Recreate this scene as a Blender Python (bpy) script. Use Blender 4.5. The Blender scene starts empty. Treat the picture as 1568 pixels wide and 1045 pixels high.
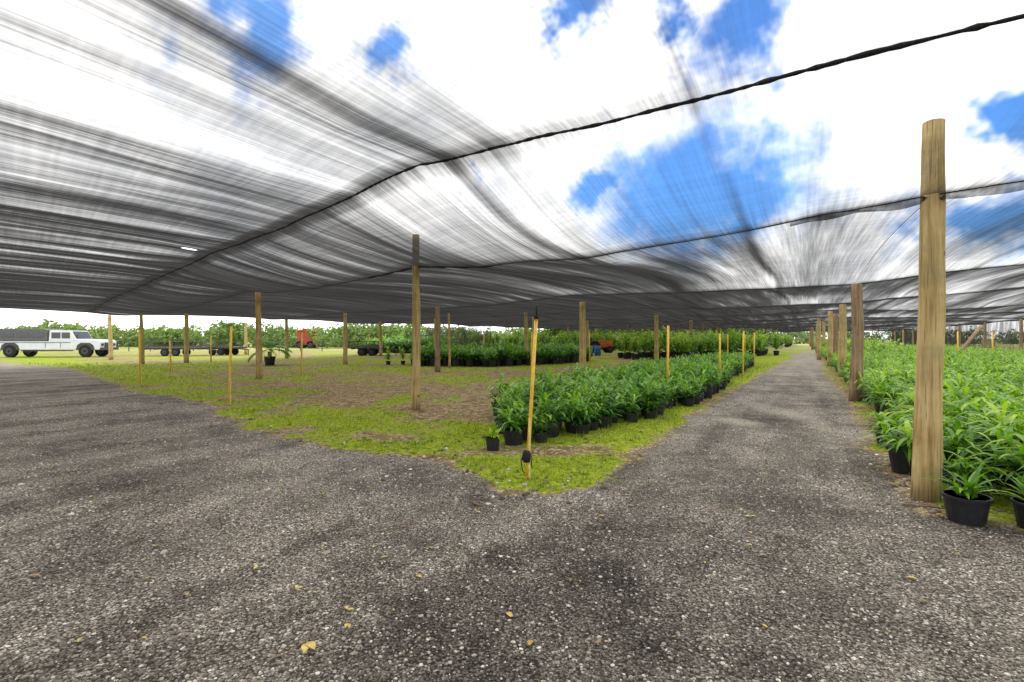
import bpy, math, random
import numpy as np
from mathutils import Vector, noise as mn
random.seed(7); rng=np.random.default_rng(7)
scene=bpy.context.scene
COL=scene.collection
# ---------------------------------------------------------------- site axes
# a = metres along the farm road, b = metres along the roof cables
EU=(0.497,0.868); EV=(-0.70,0.714); DET=0.963
def AB(a,b): return (EU[0]*a+EV[0]*b, EU[1]*a+EV[1]*b)
def toAB(x,y): return ((x*0.714+0.7*y)/DET, (0.497*y-0.868*x)/DET)
def sstep(e0,e1,x):
    t=np.clip((x-e0)/(e1-e0),0,1); return t*t*(3-2*t)
def N(x,y,z=0.0): return mn.noise(Vector((x,y,z)))
# ---------------------------------------------------------------- node helper
class NT:
    def __init__(s,name,world=False):
        if world: s.o=bpy.data.worlds.new(name)
        else: s.o=bpy.data.materials.new(name)
        s.o.use_nodes=True; s.t=s.o.node_tree; s.t.nodes.clear()
    def n(s,ty,props=None,**ins):
        nd=s.t.nodes.new(ty)
        for k,v in (props or {}).items(): setattr(nd,k,v)
        for k,v in ins.items(): s.set(nd.inputs[k.replace('_',' ')],v)
        return nd
    def set(s,sock,v):
        if isinstance(v,bpy.types.NodeSocket): s.t.links.new(v,sock)
        else: sock.default_value=v
    def math(s,op,a,b=0.0,c=0.0,clamp=False):
        nd=s.n('ShaderNodeMath',{'operation':op,'use_clamp':clamp}); s.set(nd.inputs[0],a); s.set(nd.inputs[1],b); s.set(nd.inputs[2],c); return nd.outputs[0]
    def vm(s,op,a,b=(0,0,0)):
        nd=s.n('ShaderNodeVectorMath',{'operation':op}); s.set(nd.inputs[0],a); s.set(nd.inputs[1],b)
        return nd.outputs['Value'] if op in('DOT_PRODUCT','DISTANCE','LENGTH') else nd.outputs[0]
    def mix(s,f,a,b,mode='MIX'):
        nd=s.n('ShaderNodeMix',{'data_type':'RGBA','blend_type':mode}); s.set(nd.inputs[0],f); s.set(nd.inputs[6],a); s.set(nd.inputs[7],b); return nd.outputs[2]
    def noise(s,vec,scale,detail=4,rough=.55,out=0):
        nd=s.n('ShaderNodeTexNoise',None,Scale=scale,Detail=detail,Roughness=rough)
        if vec is not None: s.set(nd.inputs['Vector'],vec)
        return nd.outputs[out]
    def vor(s,vec,scale,feature='F1'):
        nd=s.n('ShaderNodeTexVoronoi',{'feature':feature},Scale=scale); s.set(nd.inputs['Vector'],vec); return nd
    def mr(s,v,a,b,c=0.,d=1.,smooth=True):
        nd=s.n('ShaderNodeMapRange',{'interpolation_type':'SMOOTHSTEP' if smooth else 'LINEAR'})
        s.set(nd.inputs[0],v)
        for i,x in enumerate((a,b,c,d)): s.set(nd.inputs[i+1],x)
        return nd.outputs[0]
    def ramp(s,f,stops):
        nd=s.n('ShaderNodeValToRGB'); s.set(nd.inputs[0],f); e=nd.color_ramp.elements
        while len(e)<len(stops): e.new(0.5)
        for i,(p,c) in enumerate(stops): e[i].position=p; e[i].color=(*c,1)
        return nd.outputs[0]
    def attr(s,name,out='Fac'):
        nd=s.n('ShaderNodeAttribute',{'attribute_name':name}); return nd.outputs[out]
    def pos(s): return s.n('ShaderNodeNewGeometry').outputs['Position']
    def bump(s,h,strength,dist,normal=None):
        nd=s.n('ShaderNodeBump',None,Strength=strength,Distance=dist,Height=h)
        if normal is not None: s.set(nd.inputs['Normal'],normal)
        return nd.outputs[0]
    def bsdf(s,col,rough=.8,normal=None,spec=.3,metal=0.):
        nd=s.n('ShaderNodeBsdfPrincipled'); s.set(nd.inputs['Base Color'],col); s.set(nd.inputs['Roughness'],rough)
        s.set(nd.inputs['Specular IOR Level'],spec); s.set(nd.inputs['Metallic'],metal)
        if normal is not None: s.set(nd.inputs['Normal'],normal)
        return nd.outputs[0]
    def out(s,sh):
        ty='ShaderNodeOutputWorld' if isinstance(s.o,bpy.types.World) else 'ShaderNodeOutputMaterial'
        nd=s.n(ty); s.t.links.new(sh,nd.inputs['Surface']); return s.o
def C(*c): return (*c,1.0)
# ---------------------------------------------------------------- materials
def simple(name,col,rough=.6,nsc=8.,amt=.35,spec=.3,metal=0.):
    m=NT(name); tc=m.n('ShaderNodeTexCoord').outputs['Object']
    f=m.noise(tc,nsc,4); d=tuple(c*(1-amt) for c in col); l=tuple(min(1,c*(1+amt*.5)) for c in col)
    c=m.ramp(f,[(.3,d),(.7,l)])
    return m.out(m.bsdf(c,rough,m.bump(f,.2,.01),spec,metal))
def leafmat(name,dark,mid,light,trans=.35):
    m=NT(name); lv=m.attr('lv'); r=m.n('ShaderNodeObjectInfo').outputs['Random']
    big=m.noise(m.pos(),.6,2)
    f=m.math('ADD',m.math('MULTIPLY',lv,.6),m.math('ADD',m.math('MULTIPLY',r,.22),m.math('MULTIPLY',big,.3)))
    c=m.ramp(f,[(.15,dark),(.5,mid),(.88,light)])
    b=m.bsdf(c,.38,None,.4)
    t=m.n('ShaderNodeBsdfTranslucent'); m.set(t.inputs['Color'],m.mix(1.,c,C(1.25,1.3,.6),'MULTIPLY'))
    mx=m.n('ShaderNodeMixShader'); mx.inputs[0].default_value=trans
    m.t.links.new(b,mx.inputs[1]); m.t.links.new(t.outputs[0],mx.inputs[2])
    return m.out(mx.outputs[0])
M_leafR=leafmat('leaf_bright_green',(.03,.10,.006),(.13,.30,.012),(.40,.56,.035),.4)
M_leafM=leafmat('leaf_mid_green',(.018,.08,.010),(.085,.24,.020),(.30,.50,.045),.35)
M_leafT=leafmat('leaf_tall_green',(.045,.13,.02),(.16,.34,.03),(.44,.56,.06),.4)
M_grass=leafmat('grass_blades',(.08,.13,.008),(.20,.29,.013),(.45,.47,.035),.35)
M_tree=leafmat('tree_foliage',(.05,.09,.02),(.13,.21,.04),(.30,.38,.08),.3)
M_dead=leafmat('dead_leaf',(.10,.06,.025),(.28,.17,.06),(.6,.45,.10),.15)
M_pot=simple('black_plastic_pot',(.022,.022,.024),.45,20)
M_black=simple('black_rubber',(.015,.015,.016),.7,20)
M_white=simple('white_truck_paint',(.68,.69,.70),.35,2,.1,.5)
M_tarp=simple('grey_canvas_top',(.13,.13,.12),.8,6,.4)
M_glass=simple('dark_window_glass',(.03,.035,.04),.1,2,.2,.6)
M_steel=simple('dark_steel',(.07,.065,.06),.5,12,.4,.4,.4)
M_red=simple('red_painted_metal',(.36,.06,.035),.6,3)
M_orange=simple('orange_paint',(.62,.16,.03),.45,3)
M_blue=simple('blue_plastic',(.04,.17,.36),.45,3)
M_yellow=simple('yellow_pvc_pipe',(.88,.52,.05),.4,14,.25,.4)
M_paley=simple('weathered_yellow_lath',(.75,.62,.20),.7,30,.4)
M_cable=simple('cable_wrap_cloth',(.028,.028,.027),.85,60,.6)
def woodmat(name,lo,mid,hi):
    m=NT(name); tc=m.n('ShaderNodeTexCoord').outputs['Object']
    mp=m.n('ShaderNodeMapping'); m.set(mp.inputs['Vector'],tc); mp.inputs['Scale'].default_value=(22,22,1.1)
    g=m.noise(mp.outputs[0],1.0,6,.65); p=m.noise(tc,2.2,4)
    f=m.math('ADD',m.math('MULTIPLY',g,.66),m.math('MULTIPLY',p,.34))
    c=m.ramp(f,[(.36,lo),(.48,mid),(.62,hi)])
    mp2=m.n('ShaderNodeMapping'); m.set(mp2.inputs['Vector'],tc); mp2.inputs['Scale'].default_value=(60,60,1.0)
    cr=m.mr(m.noise(mp2.outputs[0],1.,3),.60,.66)
    c=m.mix(m.math('MULTIPLY',cr,.6),c,C(.06,.04,.022))
    kn=m.vor(tc,3.3); c=m.mix(m.mr(kn.outputs['Distance'],.07,.12,.8,0.),c,C(.07,.04,.02))
    # green algae and grey weathering in patches
    c=m.mix(m.mr(m.noise(tc,1.6,4,.6),.48,.66,0.,.45),c,C(.20,.19,.09))
    sx=m.n('ShaderNodeSeparateXYZ'); m.set(sx.inputs[0],tc)
    c=m.mix(m.mr(m.math('ADD',sx.outputs[2],m.math('MULTIPLY',p,.3)),.15,.55,.5,0.),c,C(.09,.065,.035))
    return m.out(m.bsdf(c,.85,m.bump(g,.7,.014),.15))
M_wood=woodmat('treated_pine_post',(.24,.155,.05),(.46,.32,.125),(.64,.49,.23))
M_woodR=woodmat('reddish_bark_post',(.12,.065,.04),(.29,.18,.10),(.42,.29,.18))
# ---------------------------------------------------------------- mesh tools
def mesh_np(name,V,F,mats,smooth=False,attrs=None,midx=None):
    me=bpy.data.meshes.new(name); V=np.asarray(V,dtype=np.float32); F=np.asarray(F,dtype=np.int32)
    n,k=F.shape
    me.vertices.add(len(V)); me.vertices.foreach_set('co',V.ravel())
    me.loops.add(n*k); me.loops.foreach_set('vertex_index',F.ravel())
    me.polygons.add(n); me.polygons.foreach_set('loop_start',np.arange(0,n*k,k,dtype=np.int32))
    me.polygons.foreach_set('loop_total',np.full(n,k,dtype=np.int32))
    for m in mats: me.materials.append(m)
    if midx is not None: me.polygons.foreach_set('material_index',np.asarray(midx,dtype=np.int32))
    me.update(calc_edges=True); me.validate()
    me.polygons.foreach_set('use_smooth',np.full(len(me.polygons),smooth))
    for an,(ty,arr) in (attrs or {}).items():
        at=me.attributes.new(an,ty,'POINT')
        at.data.foreach_set('vector' if ty=='FLOAT_VECTOR' else 'value',np.asarray(arr,dtype=np.float32).ravel())
    return me
def obj(name,me,parent=None,loc=(0,0,0),rot=(0,0,0),sc=(1,1,1)):
    o=bpy.data.objects.new(name,me); COL.objects.link(o); o.location=loc; o.rotation_euler=rot; o.scale=sc
    if parent: o.parent=parent
    return o
def empty(name,loc=(0,0,0),rot=(0,0,0)):
    return obj(name,None,None,loc,rot)
class MB:
    def __init__(s): s.v=[]; s.f=[]; s.m=[]; s.a=[]
    def addv(s,vs,lv=.5): i=len(s.v); s.v+=vs; s.a+=[lv]*len(vs); return i
    def tube(s,pts,rads,seg=10,mat=0,cap=True,jit=0.):
        rings=[]
        for k,p in enumerate(pts):
            p=Vector(p); q=Vector(pts[min(k+1,len(pts)-1)])-Vector(pts[max(k-1,0)]); q.normalize()
            up=Vector((0,0,1)) if abs(q.z)<.9 else Vector((1,0,0))
            u=q.cross(up).normalized(); w=q.cross(u)
            r=rads[k] if hasattr(rads,'__len__') else rads
            vs=[]
            for j in range(seg):
                t=2*math.pi*j/seg; rr=r*(1+jit*N(math.cos(t)*1.5+p.x*3,math.sin(t)*1.5+p.y*3,p.z*1.3))
                vs.append(tuple(p+u*math.cos(t)*rr+w*math.sin(t)*rr))
            rings.append(s.addv(vs))
        for a,b in zip(rings[:-1],rings[1:]):
            for j in range(seg):
                s.f.append((a+j,a+(j+1)%seg,b+(j+1)%seg,b+j)); s.m.append(mat)
        if cap:
            s.f.append(tuple(rings[0]+j for j in range(seg))[::-1]); s.m.append(mat)
            s.f.append(tuple(rings[-1]+j for j in range(seg))); s.m.append(mat)
    def box(s,c,d,mat=0,rz=0.,taper=(1,1)):
        x,y,z=c; dx,dy,dz=[q/2 for q in d]; vs=[]
        for sz in(-1,1):
            tx,ty=(taper if sz>0 else (1,1))
            for sx,sy in((-1,-1),(1,-1),(1,1),(-1,1)):
                px,py=sx*dx*tx,sy*dy*ty
                vs.append((x+px*math.cos(rz)-py*math.sin(rz),y+px*math.sin(rz)+py*math.cos(rz),z+sz*dz))
        i=s.addv(vs)
        for f in((0,3,2,1),(4,5,6,7),(0,1,5,4),(1,2,6,5),(2,3,7,6),(3,0,4,7)):
            s.f.append(tuple(i+q for q in f)); s.m.append(mat)
    def prism(s,prof,y0,y1,mat=0):   # prof in x,z extruded along y
        n=len(prof); i=s.addv([(x,y0,z) for x,z in prof]+[(x,y1,z) for x,z in prof])
        s.f.append(tuple(i+j for j in range(n))); s.m.append(mat)
        s.f.append(tuple(i+n+j for j in range(n))[::-1]); s.m.append(mat)
        for j in range(n):
            k=(j+1)%n; s.f.append((i+j,i+n+j,i+n+k,i+k)); s.m.append(mat)
    def ribbon(s,p,az,el,L,W,bend,n=5,mat=0,lv=None,blunt=.0,twist=0.):
        lv=random.random() if lv is None else lv
        x,y,z=p; step=L/n; vs=[]; sx,sy=-math.sin(az+twist),math.cos(az+twist)
        for k in range(n+1):
            t=k/n; w=W*.5*(math.sin(math.pi*min(1,(t*.86+.12)))**.8+blunt*.2)
            if k==n: w=W*.03
            vs+= [(x-sx*w,y-sy*w,z+w*.35),(x+sx*w,y+sy*w,z+w*.35)]
            e=el-bend*t; x+=math.cos(az)*math.cos(e)*step; y+=math.sin(az)*math.cos(e)*step; z+=math.sin(e)*step
        i=s.addv(vs,lv)
        for k in range(n):
            s.f.append((i+2*k,i+2*k+1,i+2*k+3,i+2*k+2)); s.m.append(mat)
    def mesh(s,name,mats,smooth=False):
        me=bpy.data.meshes.new(name); me.from_pydata(s.v,[],s.f)
        for m in mats: me.materials.append(m)
        me.polygons.foreach_set('material_index',s.m)
        me.polygons.foreach_set('use_smooth',[smooth]*len(s.f))
        at=me.attributes.new('lv','FLOAT','POINT'); at.data.foreach_set('value',s.a)
        me.update(); return me
# ---------------------------------------------------------------- ground
ISL=[(-.09,5.05),(.35,5.1),(.81,5.45),(1.31,6.2),(2.0,7.29),(3.62,10.3),(6.18,14.4),(10.7,22),(15.5,29.9),(25.5,46),(82,144),(-60,144),(-62,60),(-33,33),(-22.9,26.7),(-11.4,15.3),(-7.28,12.3),(-5.75,10.3),(-4.18,8.53),(-2.64,7.35),(-1.23,6.75),(-.41,5.92)]
RGT=[(3.72,4.65),(4.27,5.92),(5.03,7.29),(6.5,9.6),(9.3,14.4),(13.6,22.3),(20.4,33.9),(85,144),(160,100),(14,0),(6.0,2.2),(4.3,4.1)]
def sdist(X,Y,P):
    d=np.full(X.shape,1e9); ins=np.zeros(X.shape,bool); n=len(P)
    for i in range(n):
        x0,y0=P[i]; x1,y1=P[(i+1)%n]; ex,ey=x1-x0,y1-y0
        t=np.clip(((X-x0)*ex+(Y-y0)*ey)/(ex*ex+ey*ey),0,1)
        d=np.minimum(d,np.hypot(X-x0-t*ex,Y-y0-t*ey))
        c=((y0>Y)!=(y1>Y))
        xi=x0+(Y-y0)*(ex)/(ey if abs(ey)>1e-9 else 1e-9)
        ins^= c&(X<xi)
    return np.where(ins,d,-d)
def axis(lo,d0,d1,hi,st,g=1.09):
    c=list(np.arange(d0,d1,st)); s=st; x=d1
    while x<hi: c.append(x); s*=g; x+=s
    c.append(hi); s=st; x=d0-st; L=[]
    while x>lo: L.append(x); s*=g; x-=s
    L.append(lo); return np.array(L[::-1]+c)
gx=axis(-900,-11,12,900,.11); gy=axis(-300,2.0,20,1500,.11)
X,Y=np.meshgrid(gx,gy); X=X.ravel(); Y=Y.ravel()
def fields(x,y):
    x=np.asarray(x,float);y=np.asarray(y,float)
    a=sdist(x,y,ISL); b=sdist(x,y,RGT)
    n1=np.array([N(p*.9,q*.9) for p,q in zip(x,y)]); n2=np.array([N(p*.28,q*.28,5.) for p,q in zip(x,y)]); n3=np.array([N(p*3.1,q*3.1,2.) for p,q in zip(x,y)])
    j=n1*.26+n3*.15; a2=a+j*np.clip(a+1.2,0,1); b2=b+j
    nr=np.exp(-np.hypot(x,y-8)/25); im=np.clip(np.maximum(a2,b2)*1.8+.5,0,1)
    z=(n2*.06+n1*.022+n3*.008)*nr+im*.03*nr
    w=sstep(-.05,.30,a2)*(np.clip(1.35-(a2-.6)/2.3,0,1)*.80+n1*1.2+n2*.8+n3*.35+.12+.40*sstep(14,28,y))
    w=w-.75*np.exp(-(((x+1.0)/.8)**2+((y-7.0)/.55)**2))-.55*np.exp(-(((x+4.5)/3.)**2+((y-13.5)/2.5)**2))
    w=w+.5*np.exp(-(((x-.5)/.9)**2+((y-5.9)/.6)**2))+.4*np.exp(-(((x+4.2)/1.6)**2+((y-10.)/1.2)**2))
    wr=sstep(0,.25,b2)*(.45+n1*1.1)
    return np.clip(np.maximum(w,wr),0,1),im,z
GW,IM,Z=fields(X,Y)
nx,ny=len(gx),len(gy); I=np.arange(nx*ny).reshape(ny,nx)
F=np.stack([I[:-1,:-1],I[:-1,1:],I[1:,1:],I[1:,:-1]],-1).reshape(-1,4)
m=NT('gravel_soil_and_moss'); P=m.pos()
gw=m.attr('gw'); im=m.attr('im')
v1=m.vor(P,62); v2=m.vor(P,130)
sep=m.n('ShaderNodeSeparateColor'); m.set(sep.inputs[0],v1.outputs['Color'])
sep2=m.n('ShaderNodeSeparateColor'); m.set(sep2.inputs[0],v2.outputs['Color'])
g1=m.ramp(sep.outputs[0],[(.0,(.075,.062,.047)),(.35,(.185,.158,.125)),(.7,(.33,.29,.235)),(.92,(.56,.51,.43)),(1.,(.80,.75,.67))])
g2=m.ramp(sep2.outputs[0],[(.0,(.07,.058,.045)),(.5,(.20,.168,.132)),(1.,(.46,.41,.345))])
g=m.mix(m.mr(m.noise(P,22,2),.4,.6),g1,g2)
g=m.mix(m.mr(v1.outputs['Distance'],.45,.75),g,C(.06,.049,.038))
bdot=m.vm('DOT_PRODUCT',P,(-.868/DET,.497/DET,0)); adot=m.vm('DOT_PRODUCT',P,(.714/DET,.7/DET,0))
big=m.noise(P,.55,4,.6); med=m.noise(P,2.3,5,.65)
tn=m.n('ShaderNodeCombineXYZ'); m.set(tn.inputs[0],m.math('MULTIPLY',adot,.13)); m.set(tn.inputs[1],m.math('MULTIPLY',bdot,1.25))
trk=m.noise(tn.outputs[0],1.0,3,.6)
tone=m.math('ADD',m.math('MULTIPLY',big,.5),m.math('ADD',m.math('MULTIPLY',med,.32),m.math('MULTIPLY',trk,.4)))
tr=m.mr(tone,.47,.74,.50,1.45)
sp=m.n('ShaderNodeSeparateXYZ'); m.set(sp.inputs[0],P)
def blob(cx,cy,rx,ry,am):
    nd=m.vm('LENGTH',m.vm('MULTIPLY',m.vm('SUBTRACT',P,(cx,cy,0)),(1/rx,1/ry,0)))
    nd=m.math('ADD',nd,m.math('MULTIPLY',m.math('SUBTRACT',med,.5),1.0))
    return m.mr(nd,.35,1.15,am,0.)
# damp, compacted fines in the wheel lines, partly a painted shadow of the camera operator
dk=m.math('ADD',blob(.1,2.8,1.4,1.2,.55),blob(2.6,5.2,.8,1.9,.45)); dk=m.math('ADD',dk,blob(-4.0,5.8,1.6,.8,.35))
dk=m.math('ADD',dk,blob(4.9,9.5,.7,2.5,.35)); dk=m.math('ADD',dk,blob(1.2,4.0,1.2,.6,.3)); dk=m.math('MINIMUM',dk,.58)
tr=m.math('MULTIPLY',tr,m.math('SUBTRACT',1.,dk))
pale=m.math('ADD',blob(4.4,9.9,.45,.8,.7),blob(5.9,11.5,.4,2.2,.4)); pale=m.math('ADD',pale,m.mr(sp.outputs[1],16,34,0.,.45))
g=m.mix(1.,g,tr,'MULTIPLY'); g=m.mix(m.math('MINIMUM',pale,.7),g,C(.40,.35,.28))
sn=m.noise(P,3.5,7,.7); s1=m.ramp(sn,[(.3,(.085,.055,.028)),(.5,(.24,.155,.08)),(.7,(.48,.37,.20))])
vl=m.vor(P,26); sl=m.n('ShaderNodeSeparateColor'); m.set(sl.inputs[0],vl.outputs['Color'])
s1=m.mix(m.math('MULTIPLY',m.mr(sl.outputs[1],.72,.8),.6),s1,C(.62,.50,.30))
s1=m.mix(m.math('MULTIPLY',m.mr(sl.outputs[2],.8,.88),.7),s1,C(.08,.05,.03))
s1=m.mix(m.mr(m.noise(P,1.3,4,.7),.5,.62,0.,.40),s1,C(.22,.24,.05))
gn=m.noise(P,14,5,.7); gr=m.ramp(gn,[(.3,(.10,.14,.01)),(.5,(.24,.31,.018)),(.72,(.49,.50,.05))])
en=m.math('MULTIPLY',m.math('SUBTRACT',m.noise(P,5.5,6,.75),.5),2.0)
gf=m.mr(m.math('ADD',gw,en),.34,.66)
imf=m.mr(m.math('ADD',im,m.math('MULTIPLY',en,.7)),.38,.66)
c=m.mix(imf,g,s1); c=m.mix(gf,c,gr)
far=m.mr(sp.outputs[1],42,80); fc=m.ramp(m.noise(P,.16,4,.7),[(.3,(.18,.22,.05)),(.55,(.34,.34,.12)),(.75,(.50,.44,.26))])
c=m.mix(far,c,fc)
hb=m.math('ADD',m.math('MULTIPLY',v1.outputs['Distance'],-1.),m.math('MULTIPLY',m.noise(P,60,2),.8))
nrm=m.bump(hb,1.,.017); nrm=m.bump(m.noise(P,12,3,.7),.5,.03,nrm)
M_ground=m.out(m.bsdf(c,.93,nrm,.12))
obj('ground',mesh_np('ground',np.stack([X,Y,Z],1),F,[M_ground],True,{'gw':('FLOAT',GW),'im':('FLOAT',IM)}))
# ---------------------------------------------------------------- loose gravel
def scatter(n,y0,y1,spread=1.12,pw=1.0):
    u=rng.random(n)**pw; y=y0*(y1/y0)**u; x=(rng.random(n)*2-1)*spread*y; return x,y
t=(1+5**.5)/2
IV=np.array([(-1,t,0),(1,t,0),(-1,-t,0),(1,-t,0),(0,-1,t),(0,1,t),(0,-1,-t),(0,1,-t),(t,0,-1),(t,0,1),(-t,0,-1),(-t,0,1)],float)/1.9
IF=np.array([(0,11,5),(0,5,1),(0,1,7),(0,7,10),(0,10,11),(1,5,9),(5,11,4),(11,10,2),(10,7,6),(7,1,8),(3,9,4),(3,4,2),(3,2,6),(3,6,8),(3,8,9),(4,9,5),(2,4,11),(6,2,10),(8,6,7),(9,8,1)])
def stones(name,x,y,z,s,mat):
    n=len(x); V=IV[None]*(1+.35*(rng.random((n,12,1))-.5)); V=V*np.stack([s*(.8+.7*rng.random(n)),s*(.7+.5*rng.random(n)),s*(.45+.35*rng.random(n))],1)[:,None,:]
    an=rng.random(n)*6.28; c,s_=np.cos(an)[:,None],np.sin(an)[:,None]
    Vx=V[:,:,0]*c-V[:,:,1]*s_+x[:,None]; Vy=V[:,:,0]*s_+V[:,:,1]*c+y[:,None]; Vz=V[:,:,2]+(z+s*.18)[:,None]
    VV=np.stack([Vx,Vy,Vz],-1).reshape(-1,3); FF=(IF[None]+12*np.arange(n)[:,None,None]).reshape(-1,3)
    obj(name,mesh_np(name,VV,FF,[mat],False,{'lv':('FLOAT',np.repeat(rng.random(n),12))}))
m=NT('limestone_gravel'); lv=m.attr('lv')
M_stone=m.out(m.bsdf(m.mix(1.,m.ramp(lv,[(0,(.08,.068,.052)),(.5,(.23,.197,.155)),(.85,(.42,.37,.30)),(1,(.72,.67,.58))]),m.ramp(m.noise(m.pos(),90,2),[(.3,(.7,.7,.7)),(.7,(1.1,1.1,1.1))]),'MULTIPLY'),.9,None,.15))
x,y=scatter(26000,2.1,15); w,im,z=fields(x,y); keep=(rng.random(len(x))>im*.85)
x,y,z=x[keep],y[keep],z[keep]
stones('gravel',x,y,z,.0035+.008*rng.random(len(x))**3+ y*.0005,M_stone)
x,y=scatter(220,3.2,13); w,im,z=fields(x,y); stones('loose_rocks',x,y,z,.009+.02*rng.random(len(x))**3,M_stone)
ex=[];ey=[]
for i in range(190):
    k=random.choice([15,16,17,18,19,20,21,0,1]); k2=(k+1)%len(ISL)
    tt=random.random(); ex.append(ISL[k][0]*(1-tt)+ISL[k2][0]*tt+random.gauss(0,.3)); ey.append(ISL[k][1]*(1-tt)+ISL[k2][1]*tt+random.gauss(0,.3))
for i in range(130):
    tt=random.random(); ex.append(3.9+tt*1.2+random.gauss(0,.2)); ey.append(4.6+tt*2.4+random.gauss(0,.25))
w,im,z=fields(ex,ey); stones('edge_rocks',np.array(ex),np.array(ey),z,.012+.028*rng.random(len(ex))**2,M_stone)
# ---------------------------------------------------------------- grass tufts
x,y=scatter(60000,4.6,32,1.08); w,im,z=fields(x,y); cl=np.array([N(p*5,q*5,9.) for p,q in zip(x,y)])
keep=(rng.random(len(x))<np.clip(w*1.3-.40+cl*1.1,0,1)); x,y,z,w=x[keep],y[keep],z[keep],w[keep]
n=len(x)*3; bx=np.repeat(x,3)+rng.normal(0,.014,n); by=np.repeat(y,3)+rng.normal(0,.014,n); bz=np.repeat(z,3)
L=(.016+.06*rng.random(n)**2.5)*(.7+.6*np.repeat(w,3))*(1+by*.02); az=rng.random(n)*6.28; le=rng.random(n)*.9; wd=.0022+.0005*by
dx=np.cos(az)*np.sin(le)*L; dy=np.sin(az)*np.sin(le)*L; dz=np.cos(le)*L; sa=az+1.57+rng.normal(0,.5,n)
V=np.stack([np.stack([bx-np.cos(sa)*wd,by-np.sin(sa)*wd,bz-.004],1),np.stack([bx+np.cos(sa)*wd,by+np.sin(sa)*wd,bz-.004],1),np.stack([bx+dx,by+dy,bz+dz],1)],1).reshape(-1,3)
obj('grass',mesh_np('grass',V,np.arange(n*3).reshape(-1,3),[M_grass],False,{'lv':('FLOAT',np.repeat(rng.random(n),3))}))
mb=MB()
wx,wy=scatter(900,5.0,16,.9); w,im,z=fields(wx,wy)
for px,py,pw,pz in zip(wx,wy,w,z):
    if pw<.45: continue
    for k in range(random.randint(4,9)):
        mb.ribbon((px+random.gauss(0,.01),py+random.gauss(0,.01),pz),random.random()*6.28,random.uniform(.2,1.1),random.uniform(.04,.10),random.uniform(.014,.03),1.2,3)
obj('weeds',mb.mesh('weeds',[M_grass]))
mb=MB(); lx,ly=scatter(1100,2.6,16,1.05); w,im,z=fields(lx,ly)
for px,py,pz,i in zip(lx,ly,z,im):
    if i<.3 and random.random()<.8: continue
    L=random.uniform(.02,.06); mb.ribbon((px,py,pz+.012),random.random()*6.28,.15,L,L*random.uniform(.35,.6),random.uniform(.1,.7),3,lv=random.random())
for px,py,L in((-1.05,2.62,.08),(-.9,2.8,.04),(-1.75,3.5,.04),(-1.35,3.2,.04),(-.95,2.95,.04),(2.1,4.5,.05)):
    for q in range(2): mb.ribbon((px,py,.03+.004*q),random.random()*6.28,.2,L,L*.55,.5,4,lv=1.)
obj('fallen_leaves',mb.mesh('fallen_leaves',[M_dead]))
def twig(p,az,L,r):
    mb=MB(); pts=[]; x,y=p
    for k in range(8):
        z_=fields([x],[y])[2]; pts.append((x,y,float(z_[0])+r+.004+.004*math.sin(k*2))); az+=random.gauss(0,.18); x+=math.cos(az)*L/7; y+=math.sin(az)*L/7
    mb.tube(pts,[r*(1-.07*k) for k in range(8)],6); obj('fallen_twig',mb.mesh('fallen_twig',[M_woodR],True))
for p,az,L,r in(((-.38,4.95),-.8,.16,.012),((-1.3,4.1),.25,.55,.004),((-1.55,3.55),-.9,.45,.004),((-1.2,2.5),1.2,.3,.004),((3.7,4.85),-.5,.35,.012),((4.1,4.6),.2,.35,.015),((3.1,4.0),1.9,.2,.005),((-1.0,4.3),.6,.3,.004)): twig(p,az,L,r)
# ---------------------------------------------------------------- roof cloth
ROWS=[-16,-6,3.5,6.6,15.6,25.2,34.5]+[34.5+9.4*i for i in range(1,11)]
BMAX=39.
def rowz(i,b):
    if i==0: return np.interp(b,[-40,28,40],[3.5,3.5,3.1])
    if i==1: return np.interp(b,[-40,28,40],[3.5,3.5,3.1])+.05*np.sin(b*.5)
    if i==2: return np.interp(b,[-40,-6,-1,1.5,4,8,12.4,20,29,40],[3.1,2.98,3.1,3.33,3.63,3.5,3.58,3.5,3.45,3.1])
    if i==3: return np.interp(b,[-40,-14,-8,-1.06,1,3,5.5,7.7,10,13,16,19,27,40],[3.2,3.2,3.1,2.99,2.9,2.88,2.97,3.16,3.10,3.06,3.15,3.35,3.15,3.1])
    if i==4: return np.interp(b,[-40,-15,-8,-4,-1.1,3,8,12,15.6,20,27,36],[3.1,3.1,3.1,3.14,2.95,3.0,3.2,3.05,3.05,3.1,3.2,3.05])
    if i==5: return np.interp(b,[-40,-15,-7,-1.4,4,9,18,27,36],[3.1,3.1,3.3,3.0,3.05,3.25,3.1,3.2,3.0])
    return 3.05+.08*np.cos((b+1.3)*2*math.pi/9.6)+.05*math.sin(i*2.3)
def roofz(a,b):
    z=np.zeros_like(a)
    for i in range(len(ROWS)-1):
        mk=(a>=ROWS[i])&(a<=ROWS[i+1])
        if not mk.any(): continue
        t=(a[mk]-ROWS[i])/(ROWS[i+1]-ROWS[i]); bb=b[mk]
        bil=[0,.05,-.08,.13,.12][i] if i<5 else .10
        z[mk]=rowz(i,bb)*(1-t)+rowz(i+1,bb)*t+bil*4*t*(1-t)
    return z
def rip(a,b):
    n=np.array([N(q*.45,p*.11,1.)*.11+N(q*1.3+p*.1,p*.12,4.)*.046+N(q*3.2+p*.25,p*.18,7.)*.014 for p,q in zip(a,b)])
    e=np.min(np.abs(a[:,None]-np.array(ROWS)[None]),1)
    seam=-.13*np.exp(-((b-3.2-.25*np.sin(a*.5))/.6)**2)*np.exp(-((a-6)/9)**2)
    return (n+seam)*(.30+.70*np.clip(e/1.2,0,1))
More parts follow.
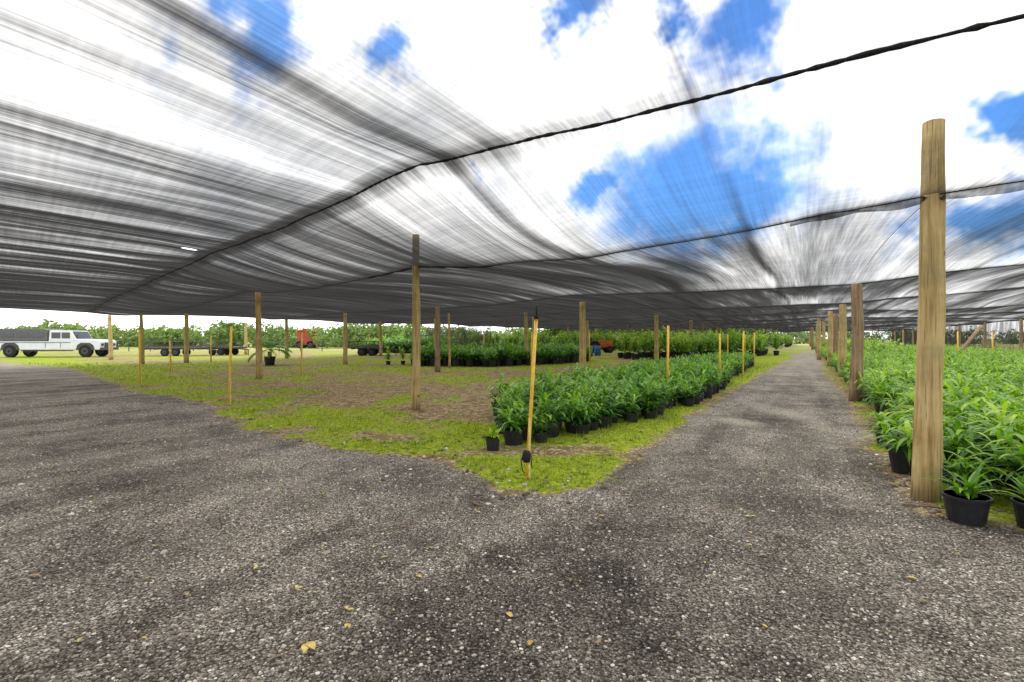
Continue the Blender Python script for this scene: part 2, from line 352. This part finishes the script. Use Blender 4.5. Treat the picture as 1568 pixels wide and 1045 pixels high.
ca=np.unique(np.concatenate([np.arange(-16,20,.3),np.arange(20,60,.8),np.arange(60,128,2.),np.array(ROWS)])); ca=ca[ca<=ROWS[-1]]
cb=np.unique(np.concatenate([np.arange(-16,-8,.2),np.arange(-8,22,.075),np.arange(22,BMAX+.01,.2)]))
A_,B_=np.meshgrid(ca,cb); A_=A_.ravel(); B_=B_.ravel()
ZR=roofz(A_,B_)+rip(A_,B_)
XX=EU[0]*A_+EV[0]*B_; YY=EU[1]*A_+EV[1]*B_
na,nb=len(ca),len(cb); I=np.arange(na*nb).reshape(nb,na)
F=np.stack([I[:-1,:-1],I[:-1,1:],I[1:,1:],I[1:,:-1]],-1).reshape(-1,4)
# weave cover: density set higher towards the left bays
dens=np.interp(B_,[-16,-1,1,2.5,4.5,8,12,40],[.14,.155,.22,.33,.45,.60,.70,.75])
dens=np.where(A_<3.5,np.interp(B_,[-16,0,3,6,9,14,40],[.23,.28,.37,.40,.46,.62,.72]),dens)
dens=np.where((A_>15.6),dens*1.1,dens)
dens*=1+1.6*np.exp(-((B_-3.2-.25*np.sin(A_*.5))/.12)**2)*(A_<16)
for bs,am in((-7.5,1.),(12.5,1.),(21.,1.),(30.,1.),(-3.4,.9),(.7,.9),(6.6,.7),(9.4,.6)): dens*=1+am*np.exp(-((B_-bs-.08*np.sin(A_*.7+bs))/.055)**2)
for r in ROWS: dens*=1+1.1*np.exp(-((A_-r)/.10)**2)
m=NT('woven_shade_cloth')
ab=m.attr('ab','Vector'); k0=m.attr('dens')
def mapd(sc,rz=0.):
    mp=m.n('ShaderNodeMapping'); m.set(mp.inputs['Vector'],ab); mp.inputs['Scale'].default_value=sc; mp.inputs['Rotation'].default_value=(0,0,rz); return mp.outputs[0]
s0=m.noise(mapd((.10,1.0,1)),1.,2,.5); s1=m.noise(mapd((.13,3.0,1)),1.,3,.55); s2=m.noise(mapd((.5,24.,1.),.02),1.,2,.6); s3=m.noise(mapd((12.,.5,1.)),1.,1,.6)
bn=m.bump(s1,1.,.028)
inc=m.n('ShaderNodeNewGeometry').outputs['Incoming']
cs=m.math('MAXIMUM',m.math('ABSOLUTE',m.vm('DOT_PRODUCT',inc,bn)),.03)
k=m.math('MULTIPLY',k0,m.mr(s0,.32,.68,.60,1.45,False))
k=m.math('MULTIPLY',k,m.mr(s1,.3,.7,.72,1.3,False)); k=m.math('MULTIPLY',k,m.mr(s2,.3,.7,.80,1.20,False)); k=m.math('MULTIPLY',k,m.mr(s3,.3,.7,.92,1.08,False))
hole=m.vm('LENGTH',m.vm('MULTIPLY',m.vm('SUBTRACT',ab,(3.0,12.5,0)),(1/.22,1/.12,0)))
k=m.math('MULTIPLY',k,m.mr(hole,.7,1.0))
T=m.math('POWER',2.71828,m.math('MULTIPLY',m.math('DIVIDE',k,cs),-1.),clamp=True)
fib=m.mr(s1,.3,.7,.5,1.6,False)
tr=m.n('ShaderNodeBsdfTransparent'); di=m.n('ShaderNodeBsdfDiffuse'); m.set(di.inputs[0],m.mix(1.,C(.034,.030,.027),fib,'MULTIPLY')); tl=m.n('ShaderNodeBsdfTranslucent'); m.set(tl.inputs[0],m.mix(1.,C(.034,.033,.032),fib,'MULTIPLY'))
a1=m.n('ShaderNodeMixShader'); a1.inputs[0].default_value=.5; m.t.links.new(di.outputs[0],a1.inputs[1]); m.t.links.new(tl.outputs[0],a1.inputs[2])
a2=m.n('ShaderNodeMixShader'); m.set(a2.inputs[0],T); m.t.links.new(a1.outputs[0],a2.inputs[1]); m.t.links.new(tr.outputs[0],a2.inputs[2])
M_cloth=m.out(a2.outputs[0])
obj('shade_cloth_roof',mesh_np('shade_cloth_roof',np.stack([XX,YY,ZR],1),F,[M_cloth],True,{'ab':('FLOAT_VECTOR',np.stack([A_,B_,A_*0],1)),'dens':('FLOAT',dens)}))
def cable(name,a,b0,b1,r,jit=.25,step=.25,off=-.012):
    bs=np.arange(b0,b1,step); aa=np.full_like(bs,float(a))
    z=roofz(aa,bs)+rip(aa,bs)+off; pts=[(*AB(a,b),zz) for b,zz in zip(bs,z)]
    mb=MB(); mb.tube(pts,[r*(1+jit*random.uniform(-1,1)) for _ in pts],7); return obj(name,mb.mesh(name,[M_cable],True))
cable('wrapped_roof_cable',3.5,-14,BMAX,.0135,.35,.05)
cable('roof_cable',6.6,-15,BMAX,.007,.3,.15)
for i,r in enumerate(ROWS[4:]): cable('roof_cable',r,-15,BMAX,.008 if i<3 else .015,.1,.6)
def hem(a,b0,b1,drop):
    bs=np.arange(b0,b1,.06); aa=np.full_like(bs,float(a)); z=roofz(aa,bs)+rip(aa,bs)
    V=[];AA=[]
    for j in range(4):
        for b,zz in zip(bs,z):
            d=drop*(1-.6*abs((b-(b0+b1)/2)/((b1-b0)/2)))*(.8+.5*N(b*3,1.))
            x_,y_=AB(a+.04*math.sin(b*9+j)+.012*j,b); V.append((x_,y_,zz-.01-d*j/3)); AA.append((a+j*.1,b*.6,0))
    n=len(bs); I=np.arange(4*n).reshape(4,n); F=np.stack([I[:-1,:-1],I[:-1,1:],I[1:,1:],I[1:,:-1]],-1).reshape(-1,4)
    obj('folded_cloth_hem',mesh_np('folded_cloth_hem',V,F,[M_cloth],True,{'ab':('FLOAT_VECTOR',AA),'dens':('FLOAT',[1.1]*len(V))}))
hem(6.6,-6.5,.2,.13); hem(6.6,5,10,.04)
for b in(-1.1,8.6,17.9,27):
    aa=np.arange(7,120,1.); bb=np.full_like(aa,b); z=roofz(aa,bb)-.03
    mb=MB(); mb.tube([(*AB(p,b),q) for p,q in zip(aa,z)],.004,5); obj('support_wire',mb.mesh('support_wire',[M_steel]))
def wall(name,p0,p1,h,d):
    n=80; V=[];AA=[];L=math.dist(p0,p1)
    for j in range(7):
        for i in range(n):
            t=i/(n-1); w_=.12*N(i*.5,j*.4); dx,dy=(p1[0]-p0[0])/L,(p1[1]-p0[1])/L
            V.append((p0[0]+dx*L*t-dy*w_,p0[1]+dy*L*t+dx*w_,h*j/6)); AA.append((j*2.,L*t*.6,0))
    I=np.arange(7*n).reshape(7,n); F=np.stack([I[:-1,:-1],I[:-1,1:],I[1:,1:],I[1:,:-1]],-1).reshape(-1,4)
    obj(name,mesh_np(name,V,F,[M_cloth],True,{'ab':('FLOAT_VECTOR',AA),'dens':('FLOAT',[d]*len(V))}))
wall('shade_cloth_wall',AB(8,-15),AB(126,-15),3.05,.35)
wall('shade_cloth_wall',(-11,66),(-2.5,62),3.0,.8)
wall('shade_cloth_wall',AB(126,-15),AB(126,-3),3.0,.6)
wall('shade_cloth_wall',AB(126,1.5),AB(126,22),3.0,.35)
# ---------------------------------------------------------------- posts
def post(x,y,h,r,mat=M_wood,lean=(0,0),crook=0.):
    mb=MB(); n=14; pts=[];rd=[]
    for k in range(n+1):
        t=k/n; z=-.1+(h+.1)*t
        pts.append((lean[0]*t*h+crook*math.sin(t*5)*.5,lean[1]*t*h+crook*math.cos(t*4)*.5,z)); rd.append(r*(1.12-.24*t))
    pts.append((pts[-1][0],pts[-1][1],pts[-1][2]+.008)); rd.append(rd[-1]*.9)
    mb.tube(pts,rd,18,0,True,.14)
    return obj('wooden_post',mb.mesh('wooden_post',[mat],True),None,(x,y,0))
post(4.05,5.0,3.70,.104,M_wood,(.018,0),.015)
post(-2.11,11.2,3.85,.085,M_wood,(.006,0),.02)
post(8.53,12.7,2.93,.13,M_woodR,(.012,.0),.06)
post(13.5,20.9,2.97,.14,M_wood)
post(18.7,29.6,3.0,.14,M_woodR); post(23.6,38,3.0,.14,M_wood)
post(3.2,23.2,3.22,.15,M_wood); post(-3.5,24.1,3.05,.12,M_woodR); post(-9.7,19.6,3.4,.11,M_wood,(0,0),.03)
post(10.1,35.8,3.2,.15); post(15.2,43.5,3.1,.15,M_woodR)
for x,y,h,r in((-21,33,3.5,.13),(-10.1,31,3.1,.12),(-17.6,40,3.2,.13),(-29.8,38,3.3,.13),(-22.4,31,3.3,.10),(-11.8,46,3.1,.14),(-26,50,3.1,.13),(.84,30,3.1,.12),(-3.3,27,2.9,.06),(1.6,37,3.1,.13),(6.5,44,3.1,.12),(-35,30,3.2,.12),(-6,40,3.1,.13)):
    post(x,y,h,r,M_wood,(random.uniform(-.01,.01),0),random.uniform(0,.05))
for i,r in enumerate(ROWS[6:]):
    for b in(-1.2,9.3,18.5,27.5):
        if i<2 and b>-1: continue
        x,y=AB(r+random.uniform(-.4,.4),b+random.uniform(-.3,.3)); post(x,y,3.1,.13,random.choice([M_wood,M_wood,M_woodR]))
for a in range(12,126,9):
    x,y=AB(a,-14.8); post(x,y,3.15,.11,random.choice([M_wood,M_woodR]))
mb=MB(); mb.tube([(31.5,36.5,0),(34.0,37.2,2.4)],[.12,.10],10); obj('wooden_brace',mb.mesh('wooden_brace',[M_woodR],True))
# ---------------------------------------------------------------- yellow stakes
def stake(x,y,h,r=.02,lean=(.0,.0),detail=False):
    e=empty('yellow_riser_stake',(x,y,0)); mb=MB()  # yellow pole is an irrigation sprinkler riser
    mb.tube([(0,0,-.05),(lean[0]*.5,lean[1]*.5,h*.5),(lean[0],lean[1],h)],[r*1.05,r,r],10); obj('pipe',mb.mesh('pipe',[M_yellow],True),e)
    mb=MB(); mb.tube([(lean[0],lean[1],h-.01),(lean[0]*1.02,lean[1],h+.10)],.005 if not detail else .009,6)
    if detail: mb.tube([(lean[0]*.97,0,h-.05),(lean[0],0,h+.0)],r*1.2,10)
    obj('riser_tip',mb.mesh('riser_tip',[M_black],True),e)
    mb=MB(); mb.box((.012+r,-.01,h*.17),(.022,.014,h*.42),0); obj('lath',mb.mesh('lath',[M_paley]),e)
    if detail:
        mb=MB()
        mb.tube([(0,0,.23),(0,0,.26),(.004,0,.33),(.004,0,.36)],[.03,.042,.038,.028],12,0,True,.5)
        mb.tube([(-.03,-.02,.34),(-.06,-.02,.25),(-.045,-.03,.14),(-.02,-.03,.12)],.007,6)
        mb.tube([(.02,-.02,.35),(.06,-.02,.29),(.05,-.03,.2)],.006,6); obj('black_tape_and_hose',mb.mesh('black_tape_and_hose',[M_black],True),e)
stake(.16,5.65,1.86,.021,(.11,.02),True)
for x,y,h in((-6.8,12.3,1.88),(-13,17.9,1.9),(4.04,13.3,1.92),(7.06,17.4,1.75),(9.9,22,1.9),(13.7,29,1.9),(-9.4,22.8,1.85),(.9,24,1.9),(8.8,40,2.0),(-16,24,1.5),(12,42,1.9),(5,33,2.0),(27,31,2.),(31,33,2.),(16,38,1.9),(-2,36,2),(-20,34,1.8),(20,44,1.9),(24,30,1.6)):
    stake(x,y,h,.022+.0005*y,(random.uniform(-.06,.06),0))
# ---------------------------------------------------------------- nursery plants
def add_pot(mb,r,h,mat):
    mb.tube([(0,0,.0),(0,0,h*.9),(0,0,h*.9),(0,0,h),(0,0,h),(0,0,h*.86)],[r*.78,r*.98,r*1.07,r*1.08,r*.96,r*.93],16,mat,True)
def plant(kind):
    mb=MB()
    if kind=='lily':
        add_pot(mb,.16,.28,1)
        for s_ in range(11):
            az=random.random()*6.28; ln=random.uniform(.05,.7); H=random.uniform(.08,.36); bx,by=math.cos(az)*.06,math.sin(az)*.06
            nl=8
            for k in range(nl):
                t=(k+1)/nl; p=(bx+math.cos(az)*math.sin(ln)*H*t,by+math.sin(az)*math.sin(ln)*H*t,.24+math.cos(ln)*H*t)
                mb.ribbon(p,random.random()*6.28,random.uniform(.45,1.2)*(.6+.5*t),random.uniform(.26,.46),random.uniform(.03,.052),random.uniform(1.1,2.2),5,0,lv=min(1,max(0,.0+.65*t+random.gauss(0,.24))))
    elif kind=='ginger':
        add_pot(mb,.15,.24,1)
        for s_ in range(13):
            az=random.random()*6.28; ln=random.uniform(.0,.6); H=random.uniform(.12,.42); bx,by=math.cos(az)*.07,math.sin(az)*.07
            for k in range(8):
                t=(k+1)/8; p=(bx+math.cos(az)*math.sin(ln)*H*t,by+math.sin(az)*math.sin(ln)*H*t,.22+math.cos(ln)*H*t)
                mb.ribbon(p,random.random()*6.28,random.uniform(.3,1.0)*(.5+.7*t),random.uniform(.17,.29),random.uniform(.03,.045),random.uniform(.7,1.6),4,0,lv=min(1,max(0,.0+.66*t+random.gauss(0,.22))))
    elif kind=='tall':
        add_pot(mb,.2,.35,1)
        for s_ in range(9):
            az=random.random()*6.28; ln=random.uniform(0,.3); H=random.uniform(.6,1.35)
            for k in range(11):
                t=.15+.85*(k+1)/11; p=(math.cos(az)*math.sin(ln)*H*t,math.sin(az)*math.sin(ln)*H*t,.3+math.cos(ln)*H*t)
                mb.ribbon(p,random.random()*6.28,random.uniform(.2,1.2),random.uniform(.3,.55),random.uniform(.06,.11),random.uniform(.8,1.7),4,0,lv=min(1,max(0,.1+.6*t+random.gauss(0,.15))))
    elif kind=='sprig':
        add_pot(mb,.17,.27,1)
        for k in range(34):
            mb.ribbon((random.gauss(0,.05),random.gauss(0,.05),.24),random.random()*6.28,random.uniform(.7,1.4),random.uniform(.22,.46),.035,random.uniform(.6,1.6),5)
    elif kind=='cycad':
        add_pot(mb,.3,.45,1)
        mb.tube([(0,0,.3),(0,0,.7)],[.12,.1],10,2)
        for s_ in range(18):
            az=s_/18*6.28+random.gauss(0,.1); el=random.uniform(.2,1.3); x_,y_,z_=0,0,.7; L=1.2
            for k in range(12):
                e=el-1.4*k/12; x_+=math.cos(az)*math.cos(e)*L/12; y_+=math.sin(az)*math.cos(e)*L/12; z_+=math.sin(e)*L/12
                for sd in(-1,1): mb.ribbon((x_,y_,z_),az+sd*1.0,e*.5,.36*math.sin(.3+2.6*k/12),.08,.7,3,0,lv=random.random()*.5)
    mats={'lily':[M_leafR,M_pot],'ginger':[M_leafM,M_pot],'tall':[M_leafT,M_pot],'sprig':[M_leafR,M_pot],'cycad':[M_leafM,M_pot,M_woodR]}[kind]
    return mb.mesh('potted_'+kind,mats)
LIL=[plant('lily') for _ in range(5)]; GIN=[plant('ginger') for _ in range(5)]; TAL=[plant('tall') for _ in range(3)]
def bed(name,protos,pts,child,smin=.85,smax=1.15,sz=1.):
    e=empty(name)
    for x,y in pts:
        s_=random.uniform(smin,smax); obj(child,random.choice(protos),e,(x,y,.01),(random.gauss(0,.03),random.gauss(0,.03),random.random()*6.28),(s_,s_,s_*sz*random.uniform(.85,1.15)))
MID=[(-.15,7.35),(1.3,8.25),(2.85,9.75),(6.0,14.9),(10.6,23.6),(14.2,30),(12.5,30.5),(5.4,21),(1.2,14),(-.25,10.5)]
RB=[(4.35,4.5),(4.6,5.9),(5.4,7.4),(6.9,9.8),(9.8,14.6),(14.2,22.5),(21,34),(33,55),(60,60),(30,18),(11,2.),(6.2,2.9)]
def fill(P,st,jitt=.08,ymax=1e9,ymin=-1e9):
    x0=min(p[0] for p in P);x1=max(p[0] for p in P);y0=min(p[1] for p in P);y1=max(p[1] for p in P)
    al,bl=[],[]
    for cx in(x0,x1):
        for cy in(y0,y1): q=toAB(cx,cy); al.append(q[0]); bl.append(q[1])
    pts=[]; a=min(al)
    while a<max(al):
        b=min(bl)
        while b<max(bl): pts.append(AB(a+random.gauss(0,jitt*.4),b+random.gauss(0,jitt*.4))); b+=st
        a+=st
    pts=np.array(pts); sd=sdist(pts[:,0],pts[:,1],P); return [tuple(p) for p,s_ in zip(pts,sd) if s_>0 and ymin<=p[1]<ymax]
bed('ginger_plant_bed',GIN,fill(MID,.42,.25),'potted_ginger',.75,1.25)
bed('lily_plant_bed',LIL,[p for p in fill(RB,.46,.15,20) if toAB(*p)[1]>-14.3],'potted_lily',.8,1.25)
bed('lily_plant_bed',LIL,[p for p in fill(RB,.78,.1,1e9,20) if toAB(*p)[1]>-14.3],'potted_lily',1.0,1.3)
SP=[plant('sprig'),plant('sprig')]
for x,y in((3.93,4.42),(4.35,4.22),(4.5,3.85),(-.27,7.2)): obj('potted_seedling',random.choice(SP),None,(x,y,.0),(0,0,random.random()*6),(.95,.95,.9) if x>0 else (.6,.6,.75))
bed('hedge_plant_bed',GIN,fill([(-5.6,28.5),(-1,28),(3.2,31),(6,36),(2,38),(-3,35),(-6.2,33)],.65,.2),'potted_ginger',1.4,1.9,1.)
bed('tall_plant_bed',TAL,fill([(8.2,37),(13,37.5),(20,44),(24.5,46.8),(27,56),(20,56),(12,46),(8.5,42)],1.1,.3),'potted_shrub',.9,1.3)
bed('tall_plant_bed',TAL,fill([(-5,62),(9,56),(20,75),(36,95),(26,98),(4,80)],2.,.5),'potted_shrub',1.1,1.5)
bed('tall_plant_bed',TAL,fill([(22,31.5),(27,34),(38,52),(52,75),(60,95),(48,82),(28,48)],1.4,.4),'potted_shrub',.55,.85)
bed('tall_plant_bed',TAL,fill([(46,86),(58,104),(66,120),(58,122),(40,92)],2.,.5),'potted_shrub',1.,1.3)
bed('shrub_row',GIN,fill([(-16,55),(-8,52),(-6,55),(-15,59)],.9,.2),'potted_ginger',2.,2.8)
obj('potted_cycad_palm',plant('cycad'),None,(-14.2,30,0),(0,0,0),(1.05,1.05,1.15))
for x,y in((-6.6,31),(-7.4,30.6)): obj('potted_shrub_plant',random.choice(TAL),None,(x,y,0),(0,0,1),(.7,.7,.65))
# ---------------------------------------------------------------- distant trees
mb=MB(); V=[];F=[];LV=[]
def tree_mass(x,y,h,w):
    mb.tube([(x,y,0),(x+.1,y,h*.4),(x+random.uniform(-.4,.4),y,h*.75)],[.14,.10,.05],6,0)
    for c in range(9):
        cx,cy,cz=x+random.gauss(0,w*.42),y+random.gauss(0,w*.3),h*random.uniform(.08,.80); r=w*random.uniform(.22,.36); l0=random.random()
        for q in range(38):
            d=Vector((random.gauss(0,1),random.gauss(0,1),random.gauss(0,.8))).normalized()*r*random.uniform(.4,1.05)
            p=Vector((cx,cy,max(.15,cz)))+d; p.z=max(.1,p.z); s_=random.uniform(.12,.32)*w/3
            u=Vector((random.gauss(0,1),random.gauss(0,1),random.gauss(0,1))).normalized(); v=u.orthogonal().normalized()
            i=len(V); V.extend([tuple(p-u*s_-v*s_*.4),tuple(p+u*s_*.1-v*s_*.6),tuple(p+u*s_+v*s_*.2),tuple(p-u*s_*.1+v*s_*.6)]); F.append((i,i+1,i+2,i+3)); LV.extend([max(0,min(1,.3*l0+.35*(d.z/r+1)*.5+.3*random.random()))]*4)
for i in range(230):
    t=i/230; x=-150+t*190+random.gauss(0,1); y=104-20*t+random.gauss(0,5); tree_mass(x,y,random.uniform(2.8,4.4)*(1+.2*math.sin(i*.17)),random.uniform(2.8,4.8))
for i in range(60):
    t=i/60; tree_mass(20+t*130+random.gauss(0,1),150-10*t+random.gauss(0,4),random.uniform(3.5,5),4.5)
for i in range(26): tree_mass(-60-random.random()*35,68+random.random()*6,random.uniform(2.4,3.2),2.6)
e=empty('distant_trees'); obj('trunks',mb.mesh('trunks',[M_woodR]),e)
obj('foliage',mesh_np('foliage',V,F,[M_tree],False,{'lv':('FLOAT',LV)}),e)
# ---------------------------------------------------------------- vehicles and yard things
def wheel(e,x,y,r,w,nm):
    mb=MB(); mb.tube([(0,-w/2,0),(0,-w/2+.03,0),(0,w/2-.03,0),(0,w/2,0)],[r*.9,r,r,r*.9],24,0)
    mb.tube([(0,-w/2-.02,0),(0,w/2+.02,0)],r*.52,16,1); mb.tube([(0,-w/2-.05,0),(0,w/2+.05,0)],r*.18,10,0)
    obj(nm,mb.mesh(nm,[M_black,M_steel],False),e,(x,y,r))
def bev(o,w=.03):
    md=o.modifiers.new('b','BEVEL'); md.width=w; md.segments=2; md.limit_method='ANGLE'; return o
e=empty('off_road_utility_truck',(-38.6,43.5,0),(0,0,math.radians(4)))
mb=MB()   # lower tub, square hood and upright nose
mb.prism([(-4.0,.62),(4.05,.62),(4.1,1.32),(3.9,1.44),(2.15,1.5),(2.1,1.32),(-4.0,1.32)],-1.0,1.0,0)
mb.prism([(2.1,1.33),(2.15,1.5),(1.75,2.22),(.1,2.25),(.0,1.33)],-.95,.95,0); bev(obj('body',mb.mesh('body',[M_white]),e),.04)
mb=MB(); mb.prism([(-4.0,1.325),(-.08,1.325),(-.08,2.3),(-.4,2.38),(-3.8,2.38),(-4.0,2.25)],-.98,.98,0); bev(obj('canvas_top',mb.mesh('canvas_top',[M_tarp]),e),.06)
mb=MB()
for x0,x1 in((.25,.95),(1.05,1.7)):
    for sy in(-1,1): mb.box(((x0+x1)/2,sy*.958,1.82),(x1-x0,.02,.5),0)
for x0 in(-3.7,-2.5,-1.3):
    for sy in(-1,1): mb.box((x0+.5,sy*.988,1.88),(1.0,.02,.46),0)
obj('side_windows',mb.mesh('side_windows',[M_glass]),e)
mb=MB(); mb.prism([(2.15,1.55),(2.17,1.56),(1.83,2.17),(1.81,2.16)],-.82,.82,0); obj('windshield',mb.mesh('windshield',[M_glass]),e)
mb=MB()
for wx in(-2.95,2.95):
    mb.prism([(wx-.75,.6),(wx-.62,1.02),(wx-.35,1.2),(wx+.35,1.2),(wx+.62,1.02),(wx+.75,.6)],-1.04,-.99,0)
mb.box((4.2,0,.7),(.2,1.9,.22),0); mb.box((-4.1,0,.7),(.14,1.9,.2),0); mb.box((0,-1.03,.55),(4.0,.12,.08),0); mb.box((-1.0,-1.006,1.22),(5.6,.02,.05),0)
mb.box((2.4,-1.12,1.75),(.08,.18,.26),0); mb.tube([(-2,0,2.4),(-2,0,3.0)],.015,5)
for xx in(-.2,.98): mb.box((xx,-1.008,1.0),(.03,.02,.4),0)
obj('fenders_bumpers_trim',mb.mesh('fenders_bumpers_trim',[M_steel]),e)
for i,(wx,wy) in enumerate(((-2.95,-.92),(2.95,-.92),(-2.95,.92),(2.95,.92))): wheel(e,wx,wy,.52,.32,'wheel_%d'%(i+1))
mb=MB(); mb.box((4.1,-.7,1.05),(.06,.24,.22),0); mb.box((4.1,.7,1.05),(.06,.24,.22),0); mb.box((4.1,0,1.02),(.05,.9,.4),0); obj('grille_and_headlamps',mb.mesh('grille_and_headlamps',[M_steel]),e)
def trailer(x,y,L,rz):
    e=empty('flatbed_trailer',(x,y,0),(0,0,rz)); mb=MB(); mb.box((0,0,.72),(L,1.9,.14),0); mb.box((0,-.9,.86),(L,.06,.12),0)
    for k in range(6): mb.box((-L/2+.3+k*(L-.6)/5,0,.62),(.1,1.8,.1),0)
    mb.tube([(L/2,0,.6),(L/2+1.0,0,.5)],.05,8); mb.tube([(L/2+.9,0,.5),(L/2+.9,0,0)],.04,8)
    for k in range(5): mb.box((-L/2+.1+k*(L-.2)/4,-.93,1.05),(.06,.05,.5),0)
    mb.box((0,-.93,1.28),(L,.05,.06),0)
    bev(obj('deck',mb.mesh('deck',[M_steel]),e),.01)
    wheel(e,-.45,-.9,.34,.22,'wheel_1'); wheel(e,.45,-.9,.34,.22,'wheel_2'); wheel(e,-.45,.9,.34,.22,'wheel_3'); wheel(e,.45,.9,.34,.22,'wheel_4')
trailer(-30.2,46,5.2,.1); trailer(-27,48,3.4,-.2); trailer(-13.2,47,3.2,.1)
e=empty('red_farm_wagon',(-32,80,0)); mb=MB(); mb.box((0,0,1.6),(2.4,1.8,2.0),0); mb.prism([(-1.35,2.6),(1.35,2.6),(0,3.1)],-1.0,1.0,0); bev(obj('box_body',mb.mesh('box_body',[M_red]),e),.03)
for i,(wx,wy) in enumerate(((-.8,-.8),(.8,-.8),(-.8,.8),(.8,.8))): wheel(e,wx,wy,.6,.2,'wheel_%d'%(i+1))
e=empty('orange_tractor',(9.4,55,0),(0,0,.2)); mb=MB(); mb.prism([(-.3,.6),(1.4,.6),(1.4,1.15),(1.25,1.3),(-.1,1.35)],-.35,.35,0); mb.box((-.75,0,1.0),(.8,1.2,.12),0); mb.box((-.9,0,1.95),(1.1,1.1,.07),0); bev(obj('hood_and_fenders',mb.mesh('hood_and_fenders',[M_orange]),e),.04)
mb=MB(); mb.box((-.75,0,1.2),(.4,.45,.12),0); mb.box((-.95,0,1.4),(.1,.45,.4),0)
for sx in(-1.35,-.5):
    for sy in(-.5,.5): mb.tube([(sx,sy,.9),(sx,sy,1.95)],.03,6)
mb.tube([(-.2,0,1.3),(-.4,0,1.55)],.02,6); mb.tube([(.9,.2,1.3),(.9,.2,1.9)],.03,6); obj('seat_frame_exhaust',mb.mesh('seat_frame_exhaust',[M_steel],False),e)
wheel(e,-.8,-.65,.65,.3,'wheel_1'); wheel(e,-.8,.65,.65,.3,'wheel_2'); wheel(e,1.0,-.5,.38,.2,'wheel_3'); wheel(e,1.0,.5,.38,.2,'wheel_4')
mb=MB(); mb.tube([(0,0,0),(0,0,.03),(0,0,.3),(0,0,.32),(0,0,.34),(0,0,.6),(0,0,.62),(0,0,.64),(0,0,.87),(0,0,.9)],[.27,.29,.29,.305,.29,.29,.305,.29,.29,.26],20); obj('blue_plastic_barrel',mb.mesh('blue_plastic_barrel',[M_blue],True),None,(7.0,46,0))
obj('blue_plastic_barrel',bpy.data.meshes['blue_plastic_barrel'],None,(7.8,46.6,0))
e=empty('wire_fence'); mb=MB()
for i in range(26):
    x=-62+i*2.6; mb.tube([(x,62,0),(x,62,1.5)],.05,6)
for zz in(.4,.8,1.2,1.45): mb.tube([(-62,62,zz),(3,62,zz)],.012,4)
obj('posts_and_wires',mb.mesh('posts_and_wires',[M_steel]),e)
# ---------------------------------------------------------------- light
az,el=math.radians(-32),math.radians(52)
sv=Vector((math.sin(az)*math.cos(el),math.cos(az)*math.cos(el),math.sin(el)))
sd=bpy.data.lights.new('sun','SUN'); sd.energy=1.5; sd.angle=math.radians(10); sd.color=(1,.92,.80)
so=bpy.data.objects.new('sun',sd); COL.objects.link(so); so.rotation_euler=sv.to_track_quat('Z','Y').to_euler(); so.location=(0,0,30)
w=NT('World',True); scene.world=w.o
sky=w.n('ShaderNodeTexSky',{'sky_type':'NISHITA'}); sky.sun_disc=False; sky.sun_elevation=el; sky.sun_rotation=math.radians(328); sky.air_density=1.; sky.dust_density=.6; sky.ozone_density=2.
d=w.n('ShaderNodeTexCoord').outputs['Generated']; dn=w.vm('NORMALIZE',d)
wn=w.vm('SUBTRACT',w.noise(dn,3.6,5,.62,1),(.5,.5,.5))
sc_=w.n('ShaderNodeVectorMath',{'operation':'SCALE'}); w.set(sc_.inputs[0],wn); sc_.inputs['Scale'].default_value=.50
dw=w.vm('ADD',dn,sc_.outputs[0])
cur=None
for c_,r_ in(((-.429,.775,.463),.065),((.30,.92,.27),.12),((.42,.88,.25),.10),((.18,.94,.26),.06),((.36,.79,.50),.075),((.25,.80,.55),.05),((.092,.836,.57),.045),((-.216,.871,.442),.045),((.70,.66,.29),.055),((.655,.737,.17),.06),((-.8,-.3,.5),.3),((.5,-.6,.6),.3),((-.05,.95,.30),.04)):
    q=w.math('DIVIDE',w.vm('DISTANCE',dw,c_),r_); cur=q if cur is None else w.math('MINIMUM',cur,q)
blue=w.mr(cur,.55,1.8,1.,0.)
cn=w.noise(dn,5.,5,.6); cloud=w.ramp(cn,[(.3,(12.,12.5,13.2)),(.5,(18,18,18)),(.7,(23,22.6,22))])
bs=w.mix(1.,sky.outputs[0],C(.62,1.2,1.9),'MULTIPLY')
c=w.mix(blue,cloud,bs)
bg=w.n('ShaderNodeBackground'); w.set(bg.inputs[0],c); bg.inputs[1].default_value=.145; w.out(bg.outputs[0])
# ---------------------------------------------------------------- camera
cam=bpy.data.cameras.new('camera'); cam.lens=18.; cam.sensor_width=36; cam.clip_end=3000; cam.clip_start=.05
co=bpy.data.objects.new('camera',cam); COL.objects.link(co); co.location=(0,0,1.6); co.rotation_euler=(math.radians(89.67),0,0)
scene.camera=co
scene.view_settings.view_transform='Standard'; scene.view_settings.look='None'; scene.view_settings.exposure=0
